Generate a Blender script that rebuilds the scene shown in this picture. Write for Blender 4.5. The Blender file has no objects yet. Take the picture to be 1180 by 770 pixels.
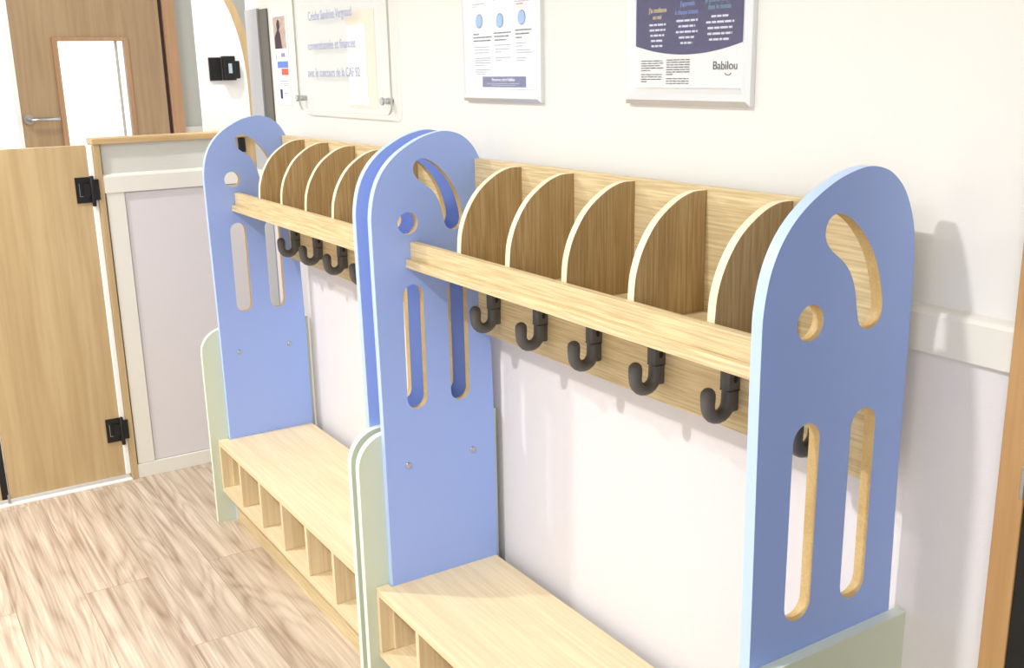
import bpy, bmesh, math, random
from mathutils import Matrix, Vector
random.seed(7)
sc = bpy.context.scene
C = sc.collection
PI = math.pi

# ------------------------------------------------------------------ dimensions
W = 1.0836      # clear width between the blue side panels
T = 0.0176      # panel thickness
D = 0.2847      # depth of blue side panels
PITCH = 1.1784  # distance between the two units
WALL = 0.033    # plane of the back wall
LWX = -1.758    # plane of the low partition

# ------------------------------------------------------------------ materials
def srgb(r, g, b):
    f = lambda c: (c/255/12.92) if c/255 <= .04045 else ((c/255+.055)/1.055)**2.4
    return (f(r), f(g), f(b), 1)

def new_mat(name):
    m = bpy.data.materials.new(name); m.use_nodes = True
    nt = m.node_tree
    return m, nt, nt.nodes['Principled BSDF']

def plain(name, col, rough=.5, metal=0, bump=0, bscale=200, spec=.5, var=0):
    m, nt, b = new_mat(name)
    b.inputs['Base Color'].default_value = col
    b.inputs['Roughness'].default_value = rough
    b.inputs['Metallic'].default_value = metal
    b.inputs['Specular IOR Level'].default_value = spec
    tc = nt.nodes.new('ShaderNodeTexCoord')
    n = nt.nodes.new('ShaderNodeTexNoise'); n.inputs['Scale'].default_value = bscale
    n.inputs['Detail'].default_value = 4
    nt.links.new(tc.outputs['Object'], n.inputs['Vector'])
    if var:
        mx = nt.nodes.new('ShaderNodeMix'); mx.data_type = 'RGBA'
        mx.inputs[6].default_value = tuple(c*(1-var) for c in col[:3])+(1,)
        mx.inputs[7].default_value = tuple(min(1, c*(1+var)) for c in col[:3])+(1,)
        nt.links.new(n.outputs['Fac'], mx.inputs[0])
        nt.links.new(mx.outputs[2], b.inputs['Base Color'])
    if bump:
        bp = nt.nodes.new('ShaderNodeBump'); bp.inputs['Strength'].default_value = bump
        bp.inputs['Distance'].default_value = .002
        nt.links.new(n.outputs['Fac'], bp.inputs['Height'])
        nt.links.new(bp.outputs['Normal'], b.inputs['Normal'])
    return m

def wood(name, axis, light, mid, dark, fine=260., broad=26., along=.035, rough=.5, strength=1., figure=.5):
    """straight grained veneer, grain running along the given object axis"""
    m, nt, b = new_mat(name)
    L = nt.links.new
    tc = nt.nodes.new('ShaderNodeTexCoord')
    def tex(scale, al, detail, dist=0.):
        mp = nt.nodes.new('ShaderNodeMapping')
        s = [scale]*3; s['xyz'.index(axis)] = scale*al
        mp.inputs['Scale'].default_value = s
        L(tc.outputs['Object'], mp.inputs['Vector'])
        n = nt.nodes.new('ShaderNodeTexNoise'); n.inputs['Scale'].default_value = 1
        n.inputs['Detail'].default_value = detail; n.inputs['Distortion'].default_value = dist
        L(mp.outputs[0], n.inputs['Vector'])
        return n
    a = tex(broad, along*1.6, 3, .6); f = tex(fine, along, 4, .2); p = tex(fine*2.2, along*.6, 2)
    r1 = nt.nodes.new('ShaderNodeValToRGB')
    r1.color_ramp.elements[0].position = .32; r1.color_ramp.elements[0].color = mid
    r1.color_ramp.elements[1].position = .66; r1.color_ramp.elements[1].color = light
    L(a.outputs['Fac'], r1.inputs['Fac'])
    r2 = nt.nodes.new('ShaderNodeValToRGB')
    r2.color_ramp.elements[0].position = .38; r2.color_ramp.elements[0].color = (1, 1, 1, 1)
    r2.color_ramp.elements[1].position = .60; r2.color_ramp.elements[1].color = (0, 0, 0, 1)
    L(f.outputs['Fac'], r2.inputs['Fac'])
    r3 = nt.nodes.new('ShaderNodeMath'); r3.operation = 'MULTIPLY'; r3.inputs[1].default_value = figure*strength
    L(r2.outputs['Color'], r3.inputs[0])
    mx = nt.nodes.new('ShaderNodeMix'); mx.data_type = 'RGBA'
    L(r3.outputs[0], mx.inputs[0]); L(r1.outputs['Color'], mx.inputs[6]); mx.inputs[7].default_value = dark
    L(mx.outputs[2], b.inputs['Base Color'])
    bp = nt.nodes.new('ShaderNodeBump'); bp.inputs['Strength'].default_value = .12; bp.inputs['Distance'].default_value = .001
    L(p.outputs['Fac'], bp.inputs['Height']); L(bp.outputs['Normal'], b.inputs['Normal'])
    b.inputs['Roughness'].default_value = rough
    return m

EDGE_LIT = srgb(240, 228, 198)  # divider front edges lightened, the strong front light put into the colour
DL, DM, DD = srgb(186, 160, 116), srgb(170, 143, 98), srgb(138, 110, 70)  # divider oak darkened to carry the shade on its side faces
OL, OM, OD = srgb(224, 206, 164), srgb(208, 187, 143), srgb(170, 144, 100)
M = {}
M['oak_x'] = wood('oak_grain_along', 'x', OL, OM, OD, figure=.55)
M['oak_shaded'] = wood('oak_shaded_upright', 'z', DL, DM, DD, figure=.6)
M['oak_lit'] = wood('lit_oak_edge', 'z', EDGE_LIT, srgb(232, 218, 184), srgb(218, 200, 160), figure=.3)
BL, BM, BD = srgb(232, 214, 178), srgb(222, 202, 163), srgb(198, 174, 134)
M['bench_x'] = wood('oak_bench_grain', 'x', BL, BM, BD, fine=150, broad=16, figure=.35)
M['bench_z'] = wood('oak_bench_upright', 'z', BL, BM, BD, fine=150, broad=16, figure=.4)
M['core'] = wood('birch_core', 'y', srgb(204, 178, 128), srgb(190, 162, 110), srgb(160, 130, 80), fine=300, figure=.3)
M['gate'] = wood('gate_oak', 'z', srgb(198, 174, 132), srgb(184, 158, 116), srgb(168, 140, 100), fine=60, broad=14, along=.05, figure=.35)
M['gate_y'] = wood('cap_oak', 'y', srgb(206, 176, 128), srgb(190, 158, 110), srgb(166, 134, 88), fine=120, broad=14, figure=.35)
M['door'] = wood('door_oak', 'z', srgb(176, 150, 116), srgb(162, 136, 104), srgb(144, 118, 88), fine=50, broad=9, along=.05, figure=.4)
M['doorframe'] = wood('door_frame_oak', 'z', srgb(184, 146, 110), srgb(170, 132, 98), srgb(150, 114, 82), fine=80, broad=12, figure=.3)
M['casing'] = wood('casing_beech', 'z', srgb(196, 156, 104), srgb(182, 142, 92), srgb(158, 116, 70), fine=90, broad=14, along=.05, figure=.35)
M['blue'] = plain('blue_laminate', srgb(151, 176, 238), .42, bump=.03, bscale=500)
M['blue_lit'] = plain('lit_blue_edge', srgb(182, 204, 246), .35)  # same blue laminate, paler to paint in the light on its edges
M['green'] = plain('sage_laminate', srgb(202, 212, 193), .45)
M['green_lit'] = plain('lit_sage_edge', srgb(226, 236, 222), .35)  # same sage laminate, with the edge light put into the colour
M['wall'] = plain('cream_paint', srgb(226, 225, 221), .75, bump=.06, bscale=260)
M['wains'] = plain('white_woven_covering', srgb(222, 218, 219), .7, bump=.3, bscale=420, var=.015)
M['rail'] = plain('ivory_gloss_rail', srgb(226, 223, 214), .3)
M['greywall'] = plain('pale_grey_paint', srgb(206, 207, 200), .6)
M['lilac'] = plain('lilac_white_covering', srgb(214, 209, 212), .7, bump=.25, bscale=420)
M['corridor'] = plain('corridor_grey_paint', srgb(176, 178, 172), .7)
M['hook'] = plain('charcoal_plastic', srgb(84, 82, 80), .48)
M['hookdark'] = plain('hook_recess', srgb(22, 22, 22), .6)
M['steel'] = plain('brushed_steel', srgb(190, 190, 190), .3, metal=1)
M['alu'] = plain('silver_aluminium', srgb(226, 228, 230), .32, metal=.55)
M['black'] = plain('black_hardware', srgb(12, 12, 13), .45)
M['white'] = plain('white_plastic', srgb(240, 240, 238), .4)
M['paper'] = plain('white_paper', srgb(246, 246, 248), .8)
M['cream'] = plain('cream_paper', srgb(238, 222, 200), .8)
M['navy'] = plain('indigo_print', srgb(42, 38, 104), .7)
M['navy2'] = plain('slate_indigo_print', srgb(78, 76, 134), .7)
M['ink'] = plain('dark_ink', srgb(60, 60, 80), .8)
M['softink'] = plain('grey_ink', srgb(150, 150, 170), .8)
M['whiteink'] = plain('white_ink', srgb(225, 225, 245), .8)
M['yellowink'] = plain('yellow_ink', srgb(214, 196, 150), .8)
M['blueink'] = plain('sky_ink', srgb(108, 138, 214), .8)
M['tealink'] = plain('teal_ink', srgb(98, 150, 178), .8)
M['redink'] = plain('coral_ink', srgb(222, 100, 80), .8)
M['bubble'] = plain('bubble_blue', srgb(140, 186, 236), .7, var=.25, bscale=60)
M['bubble_rim'] = plain('bubble_rim', srgb(84, 110, 170), .7)
M['lavender'] = plain('lavender_lettering', srgb(128, 138, 190), .6)
M['photo_bg'] = plain('photo_background', srgb(190, 170, 160), .8, var=.5, bscale=70)
M['photo_dark'] = plain('photo_dark', srgb(70, 50, 56), .8)
M['photo_skin'] = plain('photo_skin', srgb(196, 150, 130), .8)
M['screen'] = plain('pale_label', srgb(170, 190, 205), .4)
M['dark_strip'] = plain('taupe_strip', srgb(98, 94, 86), .6)
M['trimgrey'] = plain('cool_grey_board', srgb(172, 174, 178), .55)
M['ceil'] = plain('ceiling_white', srgb(235, 235, 232), .8)

def glass_mat(name, tint, fac, edge=None):
    m = bpy.data.materials.new(name); m.use_nodes = True; nt = m.node_tree
    nt.nodes.clear(); o = nt.nodes.new('ShaderNodeOutputMaterial')
    t = nt.nodes.new('ShaderNodeBsdfTransparent'); t.inputs[0].default_value = tint
    g = nt.nodes.new('ShaderNodeBsdfGlossy'); g.inputs['Roughness'].default_value = .03
    fr = nt.nodes.new('ShaderNodeFresnel'); fr.inputs['IOR'].default_value = 1.45
    ml = nt.nodes.new('ShaderNodeMath'); ml.operation = 'MULTIPLY'; ml.inputs[1].default_value = fac
    mx = nt.nodes.new('ShaderNodeMixShader')
    nt.links.new(fr.outputs[0], ml.inputs[0]); nt.links.new(ml.outputs[0], mx.inputs[0])
    nt.links.new(t.outputs[0], mx.inputs[1]); nt.links.new(g.outputs[0], mx.inputs[2])
    nt.links.new(mx.outputs[0], o.inputs[0])
    return m
M['glass'] = glass_mat('clear_glass', (.985, .99, .99, 1), .25)
M['acrylic'] = glass_mat('clear_acrylic', (.985, .99, .988, 1), .2)
M['acrylic_edge'] = plain('acrylic_edge', srgb(196, 200, 190), .25)

def floor_mat():
    m, nt, b = new_mat('pale_oak_vinyl_planks'); L = nt.links.new
    tc = nt.nodes.new('ShaderNodeTexCoord')
    br = nt.nodes.new('ShaderNodeTexBrick')
    br.offset = .37; br.offset_frequency = 2; br.squash = 1
    br.inputs['Scale'].default_value = 1; br.inputs['Brick Width'].default_value = 1.22
    br.inputs['Row Height'].default_value = .178; br.inputs['Mortar Size'].default_value = .0011
    br.inputs['Mortar Smooth'].default_value = .3; br.inputs['Bias'].default_value = 0
    br.inputs['Color1'].default_value = (0, 0, 0, 1); br.inputs['Color2'].default_value = (1, 1, 1, 1)
    br.inputs['Mortar'].default_value = (.5, .5, .5, 1)
    mp0 = nt.nodes.new('ShaderNodeMapping'); mp0.inputs['Location'].default_value = (.49+1.22, .451+.002, 0)
    L(tc.outputs['Object'], mp0.inputs['Vector']); L(mp0.outputs[0], br.inputs['Vector'])
    # each plank shifts its own grain
    sh = nt.nodes.new('ShaderNodeVectorMath'); sh.operation = 'MULTIPLY'; sh.inputs[1].default_value = (7.3, 3.1, 5.7)
    L(br.outputs['Color'], sh.inputs[0])
    ad = nt.nodes.new('ShaderNodeVectorMath'); ad.operation = 'ADD'
    L(tc.outputs['Object'], ad.inputs[0]); L(sh.outputs[0], ad.inputs[1])
    def noise(sx, sy, detail, dist):
        mp = nt.nodes.new('ShaderNodeMapping'); mp.inputs['Scale'].default_value = (sx, sy, 1)
        L(ad.outputs[0], mp.inputs['Vector'])
        n = nt.nodes.new('ShaderNodeTexNoise'); n.inputs['Scale'].default_value = 1
        n.inputs['Detail'].default_value = detail; n.inputs['Distortion'].default_value = dist
        L(mp.outputs[0], n.inputs['Vector']); return n
    # cathedral figure: rings of a slow noise field
    slow = noise(1.0, 9.5, 1.5, .25)
    mul = nt.nodes.new('ShaderNodeMath'); mul.operation = 'MULTIPLY'; mul.inputs[1].default_value = 13
    L(slow.outputs['Fac'], mul.inputs[0])
    sn = nt.nodes.new('ShaderNodeMath'); sn.operation = 'PINGPONG'; sn.inputs[1].default_value = .5
    L(mul.outputs[0], sn.inputs[0])
    rr = nt.nodes.new('ShaderNodeValToRGB')
    e = rr.color_ramp.elements
    e[0].position = .05; e[0].color = srgb(146, 124, 102)
    e[1].position = .42; e[1].color = srgb(204, 188, 168)
    x = rr.color_ramp.elements.new(.2); x.color = srgb(184, 164, 142)
    L(sn.outputs[0], rr.inputs['Fac'])
    fine = noise(4, 150, 5, .1)
    rf = nt.nodes.new('ShaderNodeValToRGB')
    rf.color_ramp.elements[0].position = .36; rf.color_ramp.elements[0].color = srgb(132, 108, 88)
    rf.color_ramp.elements[1].position = .62; rf.color_ramp.elements[1].color = srgb(214, 200, 182)
    L(fine.outputs['Fac'], rf.inputs['Fac'])
    broad = noise(1.0, 30, 4, .15)
    rb = nt.nodes.new('ShaderNodeValToRGB')
    rb.color_ramp.elements[0].position = .34; rb.color_ramp.elements[0].color = srgb(146, 122, 100)
    rb.color_ramp.elements[1].position = .62; rb.color_ramp.elements[1].color = srgb(212, 198, 178)
    L(broad.outputs['Fac'], rb.inputs['Fac'])
    m1 = nt.nodes.new('ShaderNodeMix'); m1.data_type = 'RGBA'; m1.inputs[0].default_value = .5
    L(rr.outputs[0], m1.inputs[6]); L(rf.outputs[0], m1.inputs[7])
    m2 = nt.nodes.new('ShaderNodeMix'); m2.data_type = 'RGBA'; m2.inputs[0].default_value = .42
    L(m1.outputs[2], m2.inputs[6]); L(rb.outputs[0], m2.inputs[7])
    # plank tone
    tone = nt.nodes.new('ShaderNodeMapRange'); tone.inputs[3].default_value = .93; tone.inputs[4].default_value = 1.05
    L(br.outputs['Color'], tone.inputs[0])
    m3 = nt.nodes.new('ShaderNodeMix'); m3.data_type = 'RGBA'; m3.blend_type = 'MULTIPLY'; m3.inputs[0].default_value = 1
    L(m2.outputs[2], m3.inputs[6]); L(tone.outputs[0], m3.inputs[7])
    m4 = nt.nodes.new('ShaderNodeMix'); m4.data_type = 'RGBA'
    L(br.outputs['Fac'], m4.inputs[0]); L(m3.outputs[2], m4.inputs[6]); m4.inputs[7].default_value = srgb(150, 128, 106)
    L(m4.outputs[2], b.inputs['Base Color'])
    b.inputs['Roughness'].default_value = .42
    bp = nt.nodes.new('ShaderNodeBump'); bp.inputs['Strength'].default_value = .08; bp.inputs['Distance'].default_value = .001
    L(fine.outputs['Fac'], bp.inputs['Height']); L(bp.outputs['Normal'], b.inputs['Normal'])
    return m
M['floor'] = floor_mat()

# ------------------------------------------------------------------ mesh helpers
def link(name, me, mats, parent=None):
    o = bpy.data.objects.new(name, me); C.objects.link(o)
    for m in (mats if isinstance(mats, (list, tuple)) else [mats]):
        me.materials.append(M[m] if isinstance(m, str) else m)
    if parent is not None: o.parent = parent
    return o

def bevel(o, w=.001, seg=2, ang=40):
    b = o.modifiers.new('bevel', 'BEVEL'); b.width = w; b.segments = seg
    b.limit_method = 'ANGLE'; b.angle_limit = math.radians(ang); b.harden_normals = False
    return o

def add_box(bm, x0, x1, y0, y1, z0, z1, mi=0):
    vs = [bm.verts.new((x, y, z)) for x in (x0, x1) for y in (y0, y1) for z in (z0, z1)]
    for f in ((0,1,3,2), (4,6,7,5), (0,4,5,1), (2,3,7,6), (0,2,6,4), (1,5,7,3)):
        fc = bm.faces.new([vs[i] for i in f]); fc.material_index = mi

def bm_obj(name, bm, mats, parent=None, bv=0, smooth=False):
    me = bpy.data.meshes.new(name)
    bmesh.ops.recalc_face_normals(bm, faces=bm.faces)
    bm.to_mesh(me); bm.free()
    if smooth:
        for p in me.polygons: p.use_smooth = True
    o = link(name, me, mats, parent)
    if bv: bevel(o, bv)
    return o

def box(name, b, mats, parent=None, bv=.0008):
    bm = bmesh.new(); add_box(bm, *b)
    return bm_obj(name, bm, mats, parent, bv)

def boxes(name, bs, mats, parent=None, bv=0):
    bm = bmesh.new()
    for b in bs: add_box(bm, *b[:6], mi=(b[6] if len(b) > 6 else 0))
    return bm_obj(name, bm, mats, parent, bv)

def prism(name, pts, a0, a1, axis, mats, parent=None, bv=0, smooth_side=False):
    """extrude a 2D outline along an axis. axis x: pts=(y,z); y: (x,z); z: (x,y)"""
    bm = bmesh.new()
    def P(p, a):
        return {'x': (a, p[0], p[1]), 'y': (p[0], a, p[1]), 'z': (p[0], p[1], a)}[axis]
    A = [bm.verts.new(P(p, a0)) for p in pts]; B = [bm.verts.new(P(p, a1)) for p in pts]
    f1 = bm.faces.new(A); f2 = bm.faces.new(B[::-1])
    n = len(pts)
    for i in range(n):
        f = bm.faces.new((A[i], A[(i+1) % n], B[(i+1) % n], B[i])); f.smooth = smooth_side
        if len(mats) > 1 and isinstance(mats, (list, tuple)): f.material_index = 1
    return bm_obj(name, bm, mats, parent, bv)

def catmull(P, n=8, closed=False):
    out = []; N = len(P)
    rng = range(N if closed else N-1)
    for i in rng:
        g = (lambda k: P[k % N]) if closed else (lambda k: P[max(0, min(N-1, k))])
        p0, p1, p2, p3 = g(i-1), g(i), g(i+1), g(i+2)
        for j in range(n):
            t = j/n
            out.append(tuple(.5*((2*p1[k])+(-p0[k]+p2[k])*t+(2*p0[k]-5*p1[k]+4*p2[k]-p3[k])*t*t+(-p0[k]+3*p1[k]-3*p2[k]+p3[k])*t**3) for k in range(2)))
    if not closed: out.append(tuple(P[-1]))
    return out

def plate_with_holes(name, outline, holes, x0, x1, mats, parent=None):
    """plate in the YZ plane between x0 and x1; mats = face, rim, hole side"""
    cu = bpy.data.curves.new(name, 'CURVE'); cu.dimensions = '2D'; cu.fill_mode = 'BOTH'
    cu.extrude = abs(x1-x0)/2
    for poly in [outline]+holes:
        s = cu.splines.new('POLY'); s.points.add(len(poly)-1)
        for p, q in zip(s.points, poly): p.co = (q[0], q[1], 0, 1)
        s.use_cyclic_u = True
    tmp = bpy.data.objects.new('tmp', cu)
    me = bpy.data.meshes.new_from_object(tmp)
    bpy.data.objects.remove(tmp); bpy.data.curves.remove(cu)
    me.name = name
    xm = (x0+x1)/2
    for v in me.vertices:
        u, w, d = v.co; v.co = (xm+d, u, w)
    me.materials.clear()
    bm = bmesh.new(); bm.from_mesh(me)
    bmesh.ops.remove_doubles(bm, verts=bm.verts, dist=1e-6)
    bmesh.ops.recalc_face_normals(bm, faces=bm.faces)
    hp = [q for h in holes for q in h]
    def near(co, poly):
        return min((co.y-q[0])**2+(co.z-q[1])**2 for q in poly)
    for f in bm.faces:
        if abs(f.normal.x) > .5: f.material_index = 0; f.smooth = False
        else:
            v = f.verts[0].co
            f.material_index = 2 if (hp and near(v, hp) < near(v, outline)) else 1
            f.smooth = True
    for e in bm.edges:
        if len(e.link_faces) == 2:
            a, b2 = e.link_faces
            if a.normal.angle(b2.normal, 0) > .6: e.smooth = False
    bm.to_mesh(me); bm.free()
    return link(name, me, mats, parent)

def tube(bm, path, r, seg=14, mi=0, cap=True, rs=None):
    rings = []
    up = Vector((1, 0, 0))
    for i, p in enumerate(path):
        p = Vector(p)
        a = Vector(path[max(0, i-1)]); b = Vector(path[min(len(path)-1, i+1)])
        d = (b-a).normalized(); u = up if abs(d.dot(up)) < .95 else Vector((0, 0, 1))
        s = d.cross(u).normalized(); t = s.cross(d).normalized()
        rr = rs[i] if rs else r
        rings.append([bm.verts.new(p+s*(rr*math.cos(2*PI*k/seg))+t*(rr*math.sin(2*PI*k/seg))) for k in range(seg)])
    for A, B in zip(rings[:-1], rings[1:]):
        for k in range(seg):
            f = bm.faces.new((A[k], A[(k+1) % seg], B[(k+1) % seg], B[k])); f.material_index = mi; f.smooth = True
    if cap:
        bm.faces.new(rings[0][::-1]).material_index = mi; bm.faces.new(rings[-1]).material_index = mi

def disc(name, c, r, depth, axis, mats, parent=None, seg=24, ry=None):
    pts = [(c[0]+r*math.cos(2*PI*k/seg), c[1]+(ry or r)*math.sin(2*PI*k/seg)) for k in range(seg)]
    return prism(name, pts, depth[0], depth[1], axis, mats, parent, smooth_side=True)

def text(name, s, cx, z, y, size, mat, parent=None, width=None, align='CENTER', depth=.0003, xscale=1., bold=0.):
    cu = bpy.data.curves.new(name, 'FONT'); cu.body = s; cu.size = size; cu.align_x = 'LEFT'
    cu.extrude = depth; cu.offset = bold
    tmp = bpy.data.objects.new('tmp', cu)
    me = bpy.data.meshes.new_from_object(tmp)
    bpy.data.objects.remove(tmp); bpy.data.curves.remove(cu); me.name = name
    xs = [v.co.x for v in me.vertices]; a, b = min(xs), max(xs)
    k = (width/(b-a)) if width else xscale
    wd = (b-a)*k; off = {'CENTER': -wd/2, 'LEFT': 0, 'RIGHT': -wd}[align]
    for v in me.vertices:
        X, Y, Z = v.co; v.co = (cx+off+(X-a)*k, y-Z, z+Y)
    me.materials.clear()
    return link(name, me, mat, parent)

def lines(name, rows, y, mat, parent=None, h=.0022):
    """rows of unreadable small print as broken strokes: (x_left, x_right, z)"""
    bs = []
    for x0, x1, z in rows:
        x = x0
        while x < x1:
            w = random.uniform(.006, .018); bs.append((x, min(x+w, x1), y-.0002, y, z, z+h)); x += w+.0022
    return boxes(name, bs, mat, parent)

def columns(name, rows, y, mat, h=.0022, gap=.012):
    out = []; groups = []
    for r in rows:
        for g in groups:
            if abs(g[-1][2]-r[2]) < gap and g[-1][0] < r[1] and r[0] < g[-1][1]: g.append(r); break
        else: groups.append([r])
    return [lines(name, g, y, mat, h=h) for g in groups]
def empty(name, loc=(0, 0, 0)):
    o = bpy.data.objects.new(name, None); C.objects.link(o); o.location = loc; o.empty_display_size = .1
    return o
def tag(o, label=None, cat=None, group=None, kind=None):
    if label: o['label'] = label
    if cat: o['category'] = cat
    if group: o['group'] = group
    if kind: o['kind'] = kind
    return o
def struct(o): o['kind'] = 'structure'; return o

# ------------------------------------------------------------------ coat rack unit
OUT = [(0, 0), (0, .6), (-.005, .85), (-.006, 1.05), (-.007, 1.14), (-.0095, 1.19), (-.018, 1.228), (-.038, 1.2655), (-.066, 1.2895), (-.098, 1.2995),
       (-.130, 1.298), (-.174, 1.285), (-.222, 1.258), (-.255, 1.226), (-.276, 1.187), (-.2865, 1.14), (-.288, 1.09), (-.287, .95), (-.2845, .7), (-.283, .3), (-.283, 0)]
def blue_outline():
    return [(0, 0)]+catmull(OUT[1:-1], 8)+[(-.283, 0)]
BAN = [(-.159, 1.2455), (-.134, 1.234), (-.107, 1.209), (-.085, 1.176), (-.0715, 1.138), (-.0675, 1.112), (-.074, 1.094), (-.093, 1.0875), (-.110, 1.096),
       (-.117, 1.117), (-.123, 1.143), (-.131, 1.162), (-.142, 1.177), (-.156, 1.189), (-.173, 1.201), (-.184, 1.216), (-.184, 1.232), (-.175, 1.243)]
def slot(y, z0, z1, r, n=12):
    p = [(y+r*math.cos(a), z1-r+r*math.sin(a)) for a in [PI*k/n for k in range(n+1)]]
    p += [(y+r*math.cos(a), z0+r+r*math.sin(a)) for a in [PI+PI*k/n for k in range(n+1)]]
    return p
HOLES = [[(-.2035+.0238*math.cos(2*PI*k/32), 1.1118+.0238*math.sin(2*PI*k/32)) for k in range(32)],
         catmull(BAN, 6, True), slot(-.1985, .696, .978, .0248), slot(-.0885, .696, .978, .0245)]
def green_outline():
    r = .075; f = -.342
    return [(.015, 0), (.015, .648)]+[(f+r+r*math.cos(a), .648-r+r*math.sin(a)) for a in [PI/2+PI/2*k/14 for k in range(15)]]+[(f, 0)]
DIV = [(-.0352, 1.0345), (-.0352, 1.2325)]+catmull([(-.036, 1.2325), (-.066, 1.2315), (-.100, 1.2185), (-.138, 1.190), (-.165, 1.151), (-.179, 1.112), (-.183, 1.075)], 6)+[(-.183, 1.0345)]

def make_screw(parent, x, y, z, sgn):
    bm = bmesh.new()
    bmesh.ops.create_uvsphere(bm, u_segments=16, v_segments=8, radius=.0075)
    for v in bm.verts:
        X, Y, Z = v.co; v.co = (x+sgn*max(0, Z)*.45, y+X, z+Y)
    o = bm_obj('screw', bm, 'steel', parent, smooth=True)
    return o

def make_hook(parent, x):
    y0 = -.0350
    path = []
    ys, yt, rb, zb = -.050, -.094, .022, .901
    path.append((x, ys, .962)); path.append((x, ys, .93)); 
    for k in range(11):
        a = PI*k/10
        path.append((x, ys-rb+rb*math.cos(a), zb-rb*math.sin(a)))
    path += [(x, yt, .912), (x, yt, .920)]
    top = [(x, yt, .920+.0115*math.sin(a)) for a in (.5, 1.0, 1.35, 1.55)]
    rs = [.0105, .0108]+[.0115]*11+[.0122, .0122]+[.0122*math.cos(a) for a in (.5, 1.0, 1.35, 1.55)]
    bm = bmesh.new(); tube(bm, path+top, .0115, 16, rs=rs)
    h = bm_obj('coat_hook', bm, 'hook', parent, smooth=False)
    # flat mounting plate with seam and recessed hole
    p = box('mounting_plate', (x-.0112, x+.0112, -.0590, y0, .921, .985), 'hook', h, bv=.002)
    box('stem_back', (x-.0095, x+.0095, -.050, y0, .884, .9205), 'hook', h, bv=.003)
    boxes('plate_seam', [(x-.0105, x+.0114, -.0592, -.036, .9200, .9214)], 'hookdark', h)
    prism('plate_hole', [(-.046+.0042*math.cos(a), .940+.0065*math.sin(a)) for a in [2*PI*k/16 for k in range(16)]], x+.0113, x+.0116, 'x', 'hookdark', h)
    return h

def make_unit(label):
    r = empty('coat_rack_unit'); tag(r, label, 'coat rack', 'coat rack units along the wall')
    bo, go = blue_outline(), green_outline()
    for x0, x1, sg in ((-T, 0, 1), (W, W+T, -1)):
        p = plate_with_holes('side_panel', bo, HOLES, x0, x1, ['blue', 'blue_lit', 'core'], r)
        xi = 0 if sg > 0 else W
        for (y, z) in ((-.2285, .5666), (-.061, .5676)):
            make_screw(p, xi, y, z, sg)
    for x0, x1 in ((-2*T, -T-.0002), (W+T+.0002, W+2*T)):
        prism('foot_panel', go, x0, x1, 'x', ['green', 'green_lit'], r)
    e = .0002
    box('back_board', (e, W-e, -.0347, -.018, .848, 1.2374), 'oak_x', r)
    box('shelf_board', (e, W-e, -.2124, -.0349, 1.0162, 1.0343), 'oak_x', r)
    box('shelf_rail', (e, W-e, -.2004, -.1845, 1.0345, 1.0712), 'oak_x', r)
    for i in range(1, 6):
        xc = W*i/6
        prism('shelf_divider', DIV, xc-.0078, xc+.0078, 'x', ['oak_shaded', 'oak_lit'], r, bv=.0004)
    for i in range(6):
        make_hook(r, W*(i+.5)/6-.004)
    # bench
    F = -.318
    g = T-.0004
    prism('bench_top', [(-g, F), (W+g, F), (W+g, -.2860), (W-e, -.2860), (W-e, -.004), (e, -.004), (e, -.2860), (-g, -.2860)], .2650, .2826, 'z', 'bench_x', r, bv=.0008)
    prism('bench_base_board', [(-g, F), (W+g, F), (W+g, -.2860), (W-e, -.2860), (W-e, -.02), (e, -.02), (e, -.2860), (-g, -.2860)], .1050, .1226, 'z', 'bench_x', r, bv=.0008)
    prism('bench_end_board', [(-g, F), (-.0015, F), (-.0015, -.2860), (.004, -.2860), (.004, -.03), (e, -.03), (e, -.2862), (-g, -.2862)], .1228, .2648, 'z', 'bench_z', r)
    prism('bench_end_board', [(W+g, F), (W+.0015, F), (W+.0015, -.2860), (W-.004, -.2860), (W-.004, -.03), (W-e, -.03), (W-e, -.2862), (W+g, -.2862)], .1228, .2648, 'z', 'bench_z', r)
    for i in range(1, 6):
        xc = W*i/6
        box('compartment_divider', (xc-.0078, xc+.0078, F+.001, -.0405, .1228, .2648), 'bench_z', r)
    box('bench_back_board', (.0045, W-.0045, -.040, -.031, .1228, .2648), 'bench_x', r)
    box('plinth', (e, W-e, -.2847, -.267, 0, .1048), 'oak_x', r)
    return r

def copy_tree(o, parent=None):
    c = o.copy(); C.objects.link(c); c.parent = parent
    for ch in list(o.children): copy_tree(ch, c)
    return c

unit = make_unit('nearer coat rack unit beneath the two framed posters, standing at the right')
kids = list(unit.children)
unit_b = copy_tree(unit)
unit_b.location = (-PITCH, 0, 0)
unit_b['label'] = 'farther coat rack unit beside the low partition, below the clear acrylic sign'

# ------------------------------------------------------------------ room
floor = struct(box('floor', (-4.2, 3.2, -3.4, 1.8, -.05, 0), 'floor', bv=0))
struct(box('ceiling', (-4.2, 3.2, -3.4, 1.8, 2.62, 2.67), 'ceil', bv=0))
wb = struct(boxes('wall_back', [(-1.622, 1.26, WALL, .16, 0, 2.62)], ['wall'], bv=0))
ww = box('wall_covering', (-1.6218, 1.2415, .0265, WALL-.0001, .055, 1.0405), 'wains', wb, bv=0)
# chair rail with a rounded top edge
cr = [(.0265, 1.0405), (.0165, 1.0405), (.0160, 1.093), (.0185, 1.0985), (.0235, 1.101), (WALL, 1.1035), (WALL, 1.0405)]
struct(prism('trim_1', cr, -1.6218, 1.2415, 'x', 'rail'))
struct(box('baseboard_back', (-1.6218, 1.2415, .0175, WALL-.0001, 0, .0548), 'rail', bv=.001))
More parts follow.
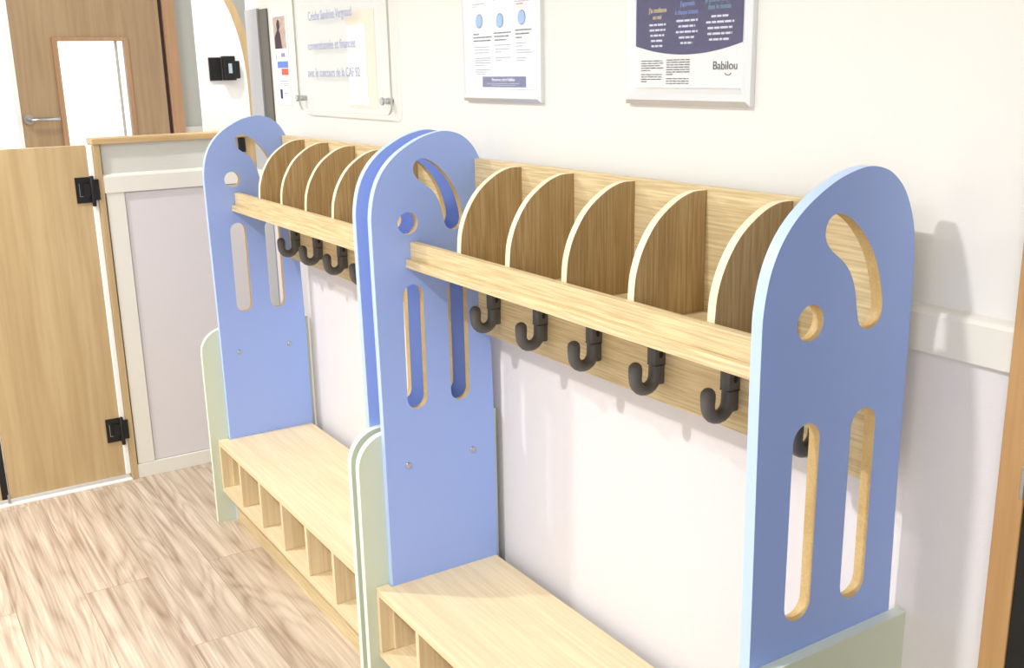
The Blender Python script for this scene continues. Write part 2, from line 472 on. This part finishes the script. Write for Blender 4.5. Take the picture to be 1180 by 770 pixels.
# upright grey and dark taupe strips at the far end of the back wall
tb = boxes('trim_2', [(-1.600, -1.482, .0215, .0325, 0, 1.632)], 'trimgrey', bv=.001); struct(tb)
tb2 = boxes('trim_3', [(-1.4815, -1.405, .0270, .0325, 0, 1.628)], 'dark_strip', bv=.001); struct(tb2)
# right door casing
dc = struct(boxes('door_2', [(1.2420, 1.2785, .005, .16, 0, 2.2)], 'casing', bv=.0015))
box('dark_opening', (1.2786, 2.1, .0075, .055, .008, 2.1), 'black', dc, bv=.001)  # black slab standing in for the darkness of the door opening
st = box('strike_plate', (1.2735, 1.2788, .0030, .0050, .885, .930), 'steel', dc)
struct(box('wall_right', (3.2, 3.3, -3.4, 1.8, 0, 2.62), 'wall', bv=0))
struct(boxes('wall_beyond', [(1.279, 3.2, .16, .26, 0, 2.62)], 'black', bv=0))  # painted black for the dark beyond the doorway
struct(boxes('wall_front', [(-4.2, 3.2, -3.5, -3.4, 0, .9), (-4.2, 3.2, -3.5, -3.4, 2.3, 2.62), (-4.2, -2.4, -3.5, -3.4, .9, 2.3), (2.4, 3.2, -3.5, -3.4, .9, 2.3)], 'wall', bv=0))

# low partition with oak cap and post
lp = struct(box('wall_partition', (LWX-.07, LWX-.0005, -.4665, .0255, 0, 1.203), 'greywall', bv=0))
box('lilac_panel', (LWX-.0005, LWX+.003, -.40, .0255, .055, 1.036), 'lilac', lp, bv=0)
box('stile', (LWX-.0005, LWX+.009, -.4625, -.4025, .053, 1.040), 'rail', lp, bv=.0015)
pr = [(LWX-.0004, 1.040), (LWX+.013, 1.040), (LWX+.013, 1.094), (LWX+.009, 1.100), (LWX-.0004, 1.1035)]
prism('partition_rail', pr, -.4668, .0255, 'y', 'rail', lp)
box('partition_baseboard', (LWX-.0004, LWX+.012, -.4668, .0255, 0, .052), 'rail', lp, bv=.001)
boxes('shadow_gap', [(LWX-.0004, LWX+.0012, -.4667, -.4630, .053, 1.039), (LWX-.0004, LWX+.0012, -.4667, -.4630, 1.104, 1.203)], 'black', lp)
box('post', (LWX-.075, LWX+.014, -.4885, -.4668, 0, 1.204), 'gate', lp, bv=.0012)
box('cap', (LWX-.078, LWX+.018, -.4905, .0600, 1.2042, 1.2235), 'gate_y', lp, bv=.0015)
box('latch_keep', (LWX-.002, LWX+.012, .012, .036, 1.150, 1.200), 'black', lp, bv=.002)
box('end_post', (LWX-.072, LWX+.006, .0258, .0700, 0, 1.204), 'gate', lp, bv=.001)

# oak gate
gt = empty('gate', (LWX, -.70, 0)); tag(gt, 'low oak gate with two black hinges closing the gap beside the grey partition', 'gate')
def in_gate(o, g=gt):
    o.parent = g; o.matrix_parent_inverse = Matrix.Translation(-g.location); return o
in_gate(box('gate_panel', (LWX-.022, LWX+.002, -.893, -.509, .021, 1.2035), 'gate', bv=.001))
in_gate(box('finger_guard', (LWX-.016, LWX+.008, -.5085, -.4888, .022, 1.203), 'white', bv=.004))
def hinge(za, zb):
    h = boxes('hinge', [(LWX+.002, LWX+.006, -.557, -.5105, za, zb), (LWX+.0145, LWX+.018, -.5045, -.4835, za+.008, zb-.008)], 'black')
    bm = bmesh.new()
    tube(bm, [(LWX+.016, -.505, za-.012), (LWX+.016, -.505, zb+.004)], .0065, 14)
    add_box(bm, LWX+.006, LWX+.014, -.532, -.5095, za+.022, zb-.022)
    k = bm_obj('hinge_knuckle', bm, 'black', h, bv=.0006)
    boxes('hinge_plate_line', [(LWX+.0060, LWX+.0064, -.546, -.5445, za+.024, zb-.020), (LWX+.0060, LWX+.0064, -.546, -.535, za+.022, za+.0235)], 'steel', h)
    in_gate(h)
hinge(1.012, 1.098); hinge(.153, .240)
struct(box('trim_4', (LWX-.06, LWX+.018, -1.9, -.4895, 0, .006), 'white', bv=.001))
# the other leaf, mostly outside the picture
g2 = empty('gate', (LWX, -1.10, 0)); tag(g2, 'oak gate leaf at the left picture edge, beyond the black latch strip', 'gate')
in_gate(box('gate_panel', (LWX-.022, LWX+.002, -1.28, -.9185, .021, 1.2035), 'gate', bv=.001), g2)
in_gate(boxes('latch_strip', [(LWX-.020, LWX+.000, -.9183, -.897, .021, 1.2035)], 'black', bv=.001), g2)
in_gate(box('floor_bolt', (LWX+.0025, LWX+.010, -.902, -.893, .0065, .040), 'steel', bv=.001), g2)

# tall arched leaf behind the partition
def arch_pts(y0, y1, zs, ztop, n=18):
    """rounded shoulder on the right only"""
    w = y1-y0
    P = [(y0, .02), (y1, .02), (y1, zs)]
    for k in range(1, n+1):
        a = PI/2*k/n
        P.append((y1-w*.98*(1-math.cos(a)), zs+(ztop-zs)*math.sin(a)))
    P.append((y0, ztop))
    return P
ag = empty('tall_gate_leaf', (-1.86, .02, 0)); tag(ag, 'tall oak panel, its glare painted white, with rounded edge and black lock box behind the partition', 'door panel')
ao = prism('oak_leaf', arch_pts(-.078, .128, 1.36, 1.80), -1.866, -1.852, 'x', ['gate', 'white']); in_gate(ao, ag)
ai = prism('glare_facing', arch_pts(-.0785, .098, 1.36, 1.77), -1.8519, -1.8500, 'x', ['white', 'white']); in_gate(ai, ag)  # glare on the oak, painted as a white layer
lb = boxes('lock_box', [(-1.8499, -1.842, -.042, .002, 1.402, 1.483)], 'black', bv=.0012)
box('lock_body', (-1.8499, -1.815, .0035, .047, 1.402, 1.487), 'black', lb, bv=.003)
box('lock_keeper', (-1.8499, -1.826, .0475, .066, 1.408, 1.470), 'black', lb, bv=.003)
box('lock_label', (-1.8150, -1.8145, .020, .033, 1.427, 1.461), 'screen', lb, bv=0)
box('lock_seam', (-1.8420, -1.838, .0022, .0034, 1.402, 1.484), 'steel', lb, bv=0)
in_gate(lb, ag)

# corridor end wall with the oak door and glazing
X = -4.2
struct(boxes('wall_left', [(X-.1, X, .487, 1.8, 0, 2.62), (X-.1, X, -3.4, -.395, 2.3, 2.62), (X-.1, X, -.395, .487, 2.2, 2.62), (X-.1, X, -3.4, -.395, 0, .10)], 'corridor', bv=0))
struct(boxes('baseboard_left', [(X, X+.02, .487, 1.8, 1.07, 1.13)], 'greywall', bv=.002))
d1 = empty('door_1', (X, .02, 0)); struct(d1)
# leaf with glazed opening
wl = (-.149, .194); wz = (.55, 1.610); dl = (-.370, .398)
in_gate(boxes('door_leaf', [(X, X+.04, dl[0], wl[0], .01, 2.1), (X, X+.04, wl[1], dl[1], .01, 2.1), (X, X+.04, wl[0], wl[1], wz[1], 2.1), (X, X+.04, wl[0], wl[1], .01, wz[0])], 'door', bv=0), d1)
in_gate(boxes('glazing_bead', [(X+.0405, X+.052, wl[0]-.028, wl[0], wz[0]-.02, wz[1]+.02), (X+.0405, X+.052, wl[1], wl[1]+.022, wz[0]-.02, wz[1]+.02), (X+.0405, X+.052, wl[0], wl[1], wz[1], wz[1]+.02), (X+.0405, X+.052, wl[0], wl[1], wz[0]-.02, wz[0])], 'doorframe', bv=.002), d1)
in_gate(box('glass_pane', (X+.018, X+.022, wl[0], wl[1], wz[0], wz[1]), 'glass', bv=0), d1)
in_gate(boxes('blind_edge', [(X+.006, X+.010, .150, .165, wz[0], wz[1])], 'greywall', bv=0), d1)
bm = bmesh.new()
tube(bm, [(X+.0405, -.338, 1.207), (X+.052, -.338, 1.207)], .026, 20)
tube(bm, [(X+.05, -.338, 1.207), (X+.088, -.338, 1.207), (X+.095, -.325, 1.207), (X+.095, -.19, 1.207)], .010, 12)
in_gate(bm_obj('door_handle', bm, 'steel', bv=0), d1)
in_gate(boxes('door_frame', [(X, X+.05, .418, .487, 0, 2.2), (X, X+.05, -.395, .487, 2.12, 2.2)], 'doorframe', bv=.002), d1)
in_gate(boxes('door_seal', [(X, X+.030, .3985, .4175, 0, 2.12)], 'photo_dark', bv=0), d1)
# glazed side light
w1 = struct(boxes('window_1', [(X, X+.04, -.394, -.372, .1, 2.3), (X, X+.04, -3.4, -3.3, .1, 2.3)], 'white', bv=0))
box('side_light_pane', (X+.018, X+.022, -3.3, -.394, .1, 2.3), 'glass', w1, bv=0)

# ------------------------------------------------------------------ things on the wall
YW = WALL
def snap_frame(r, x0, x1, z0, z1, wd, zb):
    """aluminium snap frame, mitred rounded profile"""
    bm = bmesh.new()
    prof = [(0, 0), (0, .010), (.25, .0145), (.6, .0135), (.9, .008), (1, .005), (1, 0)]
    rings = []
    for (u, d) in prof:
        a = (x0+wd*u, x1-wd*u, z0+zb*u, z1-wd*u)
        y = YW-d
        rings.append([bm.verts.new(c) for c in ((a[0], y, a[2]), (a[1], y, a[2]), (a[1], y, a[3]), (a[0], y, a[3]))])
    for A, B in zip(rings[:-1], rings[1:]):
        for k in range(4): bm.faces.new((A[k], A[(k+1) % 4], B[(k+1) % 4], B[k]))
    bmesh.ops.recalc_face_normals(bm, faces=bm.faces)
    f = bm_obj('frame', bm, 'alu', r)
    mi = []
    for sx, cx in ((1, x0), (-1, x1)):
        pass
    return f

def poster(name, label, x0, x1, z0, z1):
    r = empty(name, ((x0+x1)/2, YW, z0)); tag(r, label, 'poster', 'framed posters on the wall')
    return r
def hold(r, objs):
    for o in objs:
        o.parent = r; o.matrix_parent_inverse = Matrix.Translation(-r.location)

# right poster
x0, x1, z0, z1 = .450, .759, 1.361, 1.812
pb = poster('framed_poster', 'silver framed poster with indigo upper half, the right one of two, above the shelf dividers', x0, x1, z0, z1)
fr = snap_frame(None, x0, x1, z0, z1, .024, .030)
Yp = YW-.0065
pp = box('paper', (x0+.020, x1-.020, Yp, YW-.003, z0+.022, z1-.020), 'paper', bv=0)
xa, xb = x0+.0235, x1-.0235
ptsn = [(xa, z1-.0235), (xa, 1.4600)]
for k in range(1, 20):
    u = k/20; ptsn.append((xa+(xb-xa)*u, 1.4600-.0165*4*u*(1-u)))
ptsn += [(xb, 1.4600), (xb, z1-.0235)]
nv = prism('indigo_field', ptsn, Yp-.0004, Yp-.0001, 'y', 'navy')
Yt = Yp-.0006
o = [fr, pp, nv]
o.append(text('heading', "J'ai confiance", .531, 1.5145, Yt, .0115, 'yellowink', width=.046, bold=.0002))
o.append(text('heading', "en moi", .530, 1.5035, Yt, .0105, 'yellowink', width=.022, bold=.0002))
o.append(text('heading', "J'apprends", .606, 1.5215, Yt, .0115, 'blueink', width=.036, bold=.0002))
o.append(text('heading', "à chaque instant", .604, 1.5085, Yt, .0110, 'blueink', width=.056, bold=.0002))
o.append(text('heading', "Je prends ma place", .682, 1.5245, Yt, .0120, 'tealink', width=.068, bold=.0002))
o.append(text('heading', "dans le monde", .682, 1.5130, Yt, .0115, 'tealink', width=.052, bold=.0002))
rows = []
for k, (a, b) in enumerate([(-.021, .022), (-.020, .021), (-.018, .018), (-.016, .015), (-.015, .014)]): rows.append((.531+a, .531+b, 1.4925-.0088*k))
for k, (a, b) in enumerate([(-.026, .026), (-.021, .020), (-.027, .026), (-.019, .018), (-.015, .014)]): rows.append((.606+a, .606+b, 1.4965-.0090*k))
for k, (a, b) in enumerate([(-.020, .020), (-.032, .032), (-.028, .028), (-.028, .028), (-.024, .021)]): rows.append((.684+a, .684+b, 1.5000-.0090*k))
o += columns('small_print', rows, Yt, 'whiteink', h=.0034)
rows = [(.489, .545, 1.4335), (.489, .548, 1.4295), (.489, .541, 1.4255), (.489, .549, 1.4215), (.489, .513, 1.4175),
        (.489, .544, 1.4105), (.489, .546, 1.4065), (.489, .545, 1.4025), (.489, .504, 1.3985)]
rows += [(.556, .615, 1.4345-.0040*k) for k in range(6)]+[(.556, .574, 1.4105)]+[(.556, .613, 1.4035-.0040*k) for k in range(3)]
o += columns('small_print', rows, Yt, 'ink', h=.0014, gap=.009)
o.append(text('brand_lettering', 'Babilou', .6985, 1.4185, Yt, .0190, 'ink', width=.0545))
bm = bmesh.new()
tube(bm, [(.7055+.0075*math.cos(a), Yt, 1.4150+.0055*math.sin(a)) for a in [PI+.35+(PI-.7)*k/8 for k in range(9)]], .0007, 6)
o.append(bm_obj('smile_mark', bm, 'ink'))
o.append(box('cover_sheet', (x0+.0225, x1-.0225, Yt-.0022, Yt-.0018, z0+.026, z1-.0225), 'glass', bv=0))
hold(pb, o)

# left poster
x0, x1, z0, z1 = -.134, .176, 1.357, 1.808
pa = poster('framed_poster', 'silver framed white poster with round blue pictures and indigo bar, the left one of two', x0, x1, z0, z1)
fr = snap_frame(None, x0, x1, z0, z1, .024, .028)
pp = box('paper', (x0+.020, x1-.020, Yp, YW-.003, z0+.022, z1-.020), 'paper', bv=0)
o = [fr, pp]
for cx, cz in ((-.066, 1.527), (.019, 1.525), (.104, 1.5275)):
    o.append(disc('round_picture', (cx, cz), .0150, (Yp-.0003, Yp-.0001), 'y', 'bubble_rim'))
    o.append(disc('round_picture', (cx-.0012, cz), .0128, (Yp-.0006, Yp-.0003), 'y', 'bubble'))
rows = [(-.092, -.066, 1.4985), (-.092, -.014, 1.4915), (-.092, -.018, 1.4845), (-.006, .062, 1.4985), (-.004, .054, 1.4915), (-.003, .044, 1.4840),
        (.080, .142, 1.5015), (.080, .132, 1.4940), (.081, .104, 1.4865)]
o += columns('bold_print', rows, Yt, 'ink', h=.0026)
rows = [(-.090, -.024, 1.4715), (-.088, -.026, 1.4655), (-.087, -.028, 1.4595), (-.088, -.020, 1.4480), (-.088, -.022, 1.4430), (-.088, -.020, 1.4380), (-.088, -.040, 1.4330),
        (-.086, -.022, 1.4235), (-.086, -.036, 1.4185), (-.085, -.044, 1.4135),
        (-.003, .064, 1.4740), (.000, .056, 1.4655), (-.001, .024, 1.4600), (-.001, .062, 1.4480), (0, .026, 1.4430),
        (.082, .120, 1.4760), (.082, .108, 1.4700), (.082, .134, 1.4620), (.084, .142, 1.4570), (.083, .120, 1.4460), (.083, .116, 1.4410),
        (-.094, -.040, 1.5620), (-.094, -.074, 1.5570), (-.006, .020, 1.5670), (.078, .130, 1.5640), (.078, .142, 1.5590)]
o += columns('small_print', rows, Yt, 'softink', h=.0016)
o.append(lines('red_print', [(.084, .110, 1.5535)], Yt, 'redink', h=.0022))
o.append(box('indigo_bar', (-.057, .117, Yp-.0004, Yp-.0001, 1.3870, 1.4095), 'navy2', bv=0))
o.append(text('heading', 'Bienvenue chez Babilou', .028, 1.4000, Yt, .0085, 'whiteink', width=.092, bold=.0003))
o.append(lines('bar_print', [(-.038, .092, 1.3945), (-.020, .076, 1.3905)], Yt, 'whiteink', h=.0009))
o.append(box('cover_sheet', (x0+.0225, x1-.0225, Yt-.0022, Yt-.0018, z0+.026, z1-.0225), 'glass', bv=0))
hold(pa, o)

# leaflet
x0, x1, z0, z1 = -1.372, -1.244, 1.326, 1.607
lf = empty('wall_leaflet', ((x0+x1)/2, YW, z0)); tag(lf, 'narrow white leaflet with a small photo on top, stuck left of the acrylic sign', 'leaflet')
o = [box('sheet', (x0, x1, YW-.0020, YW-.0003, z0, z1), 'paper', bv=0)]
y = YW-.0021
o.append(box('photo_print', (x0+.012, x1-.010, y-.0003, y, 1.5000, 1.598), 'photo_bg', bv=0))
sil = [(-1.352, 1.500), (-1.351, 1.535), (-1.338, 1.548), (-1.326, 1.556), (-1.330, 1.575), (-1.318, 1.590), (-1.304, 1.584), (-1.301, 1.566), (-1.309, 1.556), (-1.300, 1.545), (-1.296, 1.520), (-1.290, 1.500)]
o.append(prism('photo_figure', sil, y-.0006, y-.0003, 'y', 'photo_dark'))
o.append(boxes('blue_block', [(x0+.028, x1-.006, y-.0003, y, 1.440, 1.461)], 'blueink', bv=0))
o.append(boxes('coral_block', [(x0+.060, x1-.008, y-.0003, y, 1.418, 1.438)], 'redink', bv=0))
o.append(box('grey_block', (x0+.066, x0+.100, y-.0003, y, 1.474, 1.486), 'softink', bv=0))
o.append(box('grey_mark', (x0+.018, x0+.024, y-.0003, y, 1.466, 1.484), 'softink', bv=0))
o += columns('small_print', [(x0+.04, x1-.012, 1.398), (x0+.04, x1-.010, 1.391), (x0+.07, x1-.02, 1.384), (x0+.07, x1-.015, 1.360), (x0+.075, x1-.02, 1.354)], y-.0001, 'softink', h=.0022)
o.append(boxes('navy_block', [(x0+.036, x0+.056, y-.0003, y, 1.344, 1.374)], 'navy', bv=0))
hold(lf, o)

# clear acrylic sign on stand-offs
x0, x1, z0, z1 = -1.118, -.482, 1.314, 1.80
sg = empty('acrylic_sign', ((x0+x1)/2, .01, z0)); tag(sg, 'clear acrylic sign with lavender lettering on steel standoffs, left of the framed posters', 'sign')
Ya = .009
r_ = .028
def rr(x0, x1, z0, z1, r, n=6):
    P = []
    for cx, cz, a0 in ((x1-r, z0+r, -PI/2), (x1-r, z1-r, 0), (x0+r, z1-r, PI/2), (x0+r, z0+r, PI)):
        P += [(cx+r*math.cos(a0+PI/2*k/n), cz+r*math.sin(a0+PI/2*k/n)) for k in range(n+1)]
    return P
o = [prism('acrylic_plate', rr(x0, x1, z0, z1, r_), Ya-.003, Ya+.003, 'y', ['acrylic', 'acrylic_edge'])]
for sx in (x0-.006, x1-.044):
    for sz in (z0+.035, z1-.035):
        bm = bmesh.new()
        tube(bm, [(sx, YW-.0005, sz), (sx, Ya+.0035, sz)], .008, 16)
        tube(bm, [(sx, Ya-.0035, sz), (sx, Ya-.009, sz)], .010, 16)
        o.append(bm_obj('standoff', bm, 'steel'))
yt = Ya+.0036
o.append(text('lettering', 'Crèche Sandrine Vergnaud', -.862, 1.571, yt, .036, 'lavender', width=.305))
o.append(text('lettering', 'conventionnée et financée', -.862, 1.489, yt, .036, 'lavender', width=.335))
o.append(text('lettering', 'avec le concours de la CAF 92', -.860, 1.412, yt, .036, 'lavender', width=.370))
hold(sg, o)
# papers stuck on the wall behind the acrylic
nt_ = box('paper_notice', (-.790, -.668, YW-.0022, YW-.0013, 1.335, 1.548), 'paper', bv=0)
tag(nt_, 'narrow white sheet of paper seen through the acrylic sign', 'paper')
nb = box('paper_notice', (-.792, -.612, YW-.0011, YW-.0002, 1.328, 1.585), 'cream', bv=0)
tag(nb, 'cream backing sheet on the wall behind the white paper and the acrylic sign', 'paper')

# ------------------------------------------------------------------ light
w = bpy.data.worlds.new('daylight'); sc.world = w; w.use_nodes = True
bg = w.node_tree.nodes['Background']; bg.inputs[0].default_value = (1, 1, 1, 1); bg.inputs[1].default_value = 1.6

def area(name, loc, aim, size, power, col=(1, .96, .9), shape='DISK', sy=None):
    l = bpy.data.lights.new(name, 'AREA'); l.shape = shape; l.size = size
    if sy: l.size_y = sy
    l.energy = power; l.color = col
    o = bpy.data.objects.new(name, l); C.objects.link(o); o.location = loc
    o.rotation_euler = (Vector(aim)-Vector(loc)).to_track_quat('-Z', 'Y').to_euler()
    return o
WARM = (1, .995, .985)
def down(x, y, p, spread=120):
    o = area('downlight', (x, y, 2.58), (x, y, 0), .11, p, WARM); o.data.spread = math.radians(spread); return o
down(.60, -1.86, 46, 145); down(-1.25, -1.70, 42, 145); down(2.35, -1.80, 9, 145)
area('side_fill', (3.15, -1.9, 1.5), (0, -.4, .9), 1.6, 28, (.90, .96, 1), 'RECTANGLE', 1.2)  # unseen bluish fill, added to lift the faces turned right
area('overhead_fill', (-.3, -2.0, 2.6), (-.3, -2.0, 0), 3.2, 3, (.97, .985, 1), 'RECTANGLE', 1.4)  # added soft overhead fill for ambient light, no fitting there
area('front_fill', (0, -3.38, 1.6), (0, 0, .9), 4.6, 1, (.97, .985, 1), 'RECTANGLE', 1.4)  # invisible area light added behind the camera as frontal fill
area('corridor_fill', (-3.0, -.6, 2.58), (-3.0, -.4, 0), .5, 16, (1, .985, .96))  # unseen lamp added to brighten the corridor
def spot(name, loc, aim, power, deg, blend, r=.04, col=(1, .96, .9)):
    l = bpy.data.lights.new(name, 'SPOT'); l.energy = power; l.spot_size = math.radians(deg); l.spot_blend = blend
    l.shadow_soft_size = r; l.color = col
    o = bpy.data.objects.new(name, l); C.objects.link(o); o.location = loc
    o.rotation_euler = (Vector(aim)-Vector(loc)).to_track_quat('-Z', 'Y').to_euler()
    return o
spot('glare_spot', (-1.25, -.45, 2.56), (-1.85, .0, 1.42), 60, 26, .5)  # added lamp that overexposes the arched leaf

# ------------------------------------------------------------------ camera
cam = bpy.data.cameras.new('camera'); co = bpy.data.objects.new('camera', cam); C.objects.link(co)
yaw, pit, rol = math.radians(-57.748965532758966), math.radians(-14.764110888230908), math.radians(-1.1736803146822201)
fw = Vector((math.sin(yaw)*math.cos(pit), math.cos(yaw)*math.cos(pit), math.sin(pit)))
r0 = Vector((math.cos(yaw), -math.sin(yaw), 0)); u0 = r0.cross(fw)
r2 = math.cos(rol)*r0+math.sin(rol)*u0; u2 = -math.sin(rol)*r0+math.cos(rol)*u0
mt = Matrix((( r2.x, u2.x, -fw.x, 1.951362), (r2.y, u2.y, -fw.y, -1.185647), (r2.z, u2.z, -fw.z, 1.429283), (0, 0, 0, 1)))
co.matrix_world = mt
cam.sensor_fit = 'HORIZONTAL'; cam.sensor_width = 36; cam.lens = 1182.9425/1180*36
cam.shift_x = (590-586.6694)/1180; cam.shift_y = (388.8775-385)/1180
cam.clip_start = .05; cam.clip_end = 60
sc.camera = co

sc.view_settings.view_transform = 'Standard'; sc.view_settings.look = 'None'
sc.view_settings.gamma = 1; sc.view_settings.use_curve_mapping = False
sc.view_settings.exposure = 0.0
sc.cycles.use_denoising = True
sc.cycles.max_bounces = 8; sc.cycles.diffuse_bounces = 5; sc.cycles.transparent_max_bounces = 12
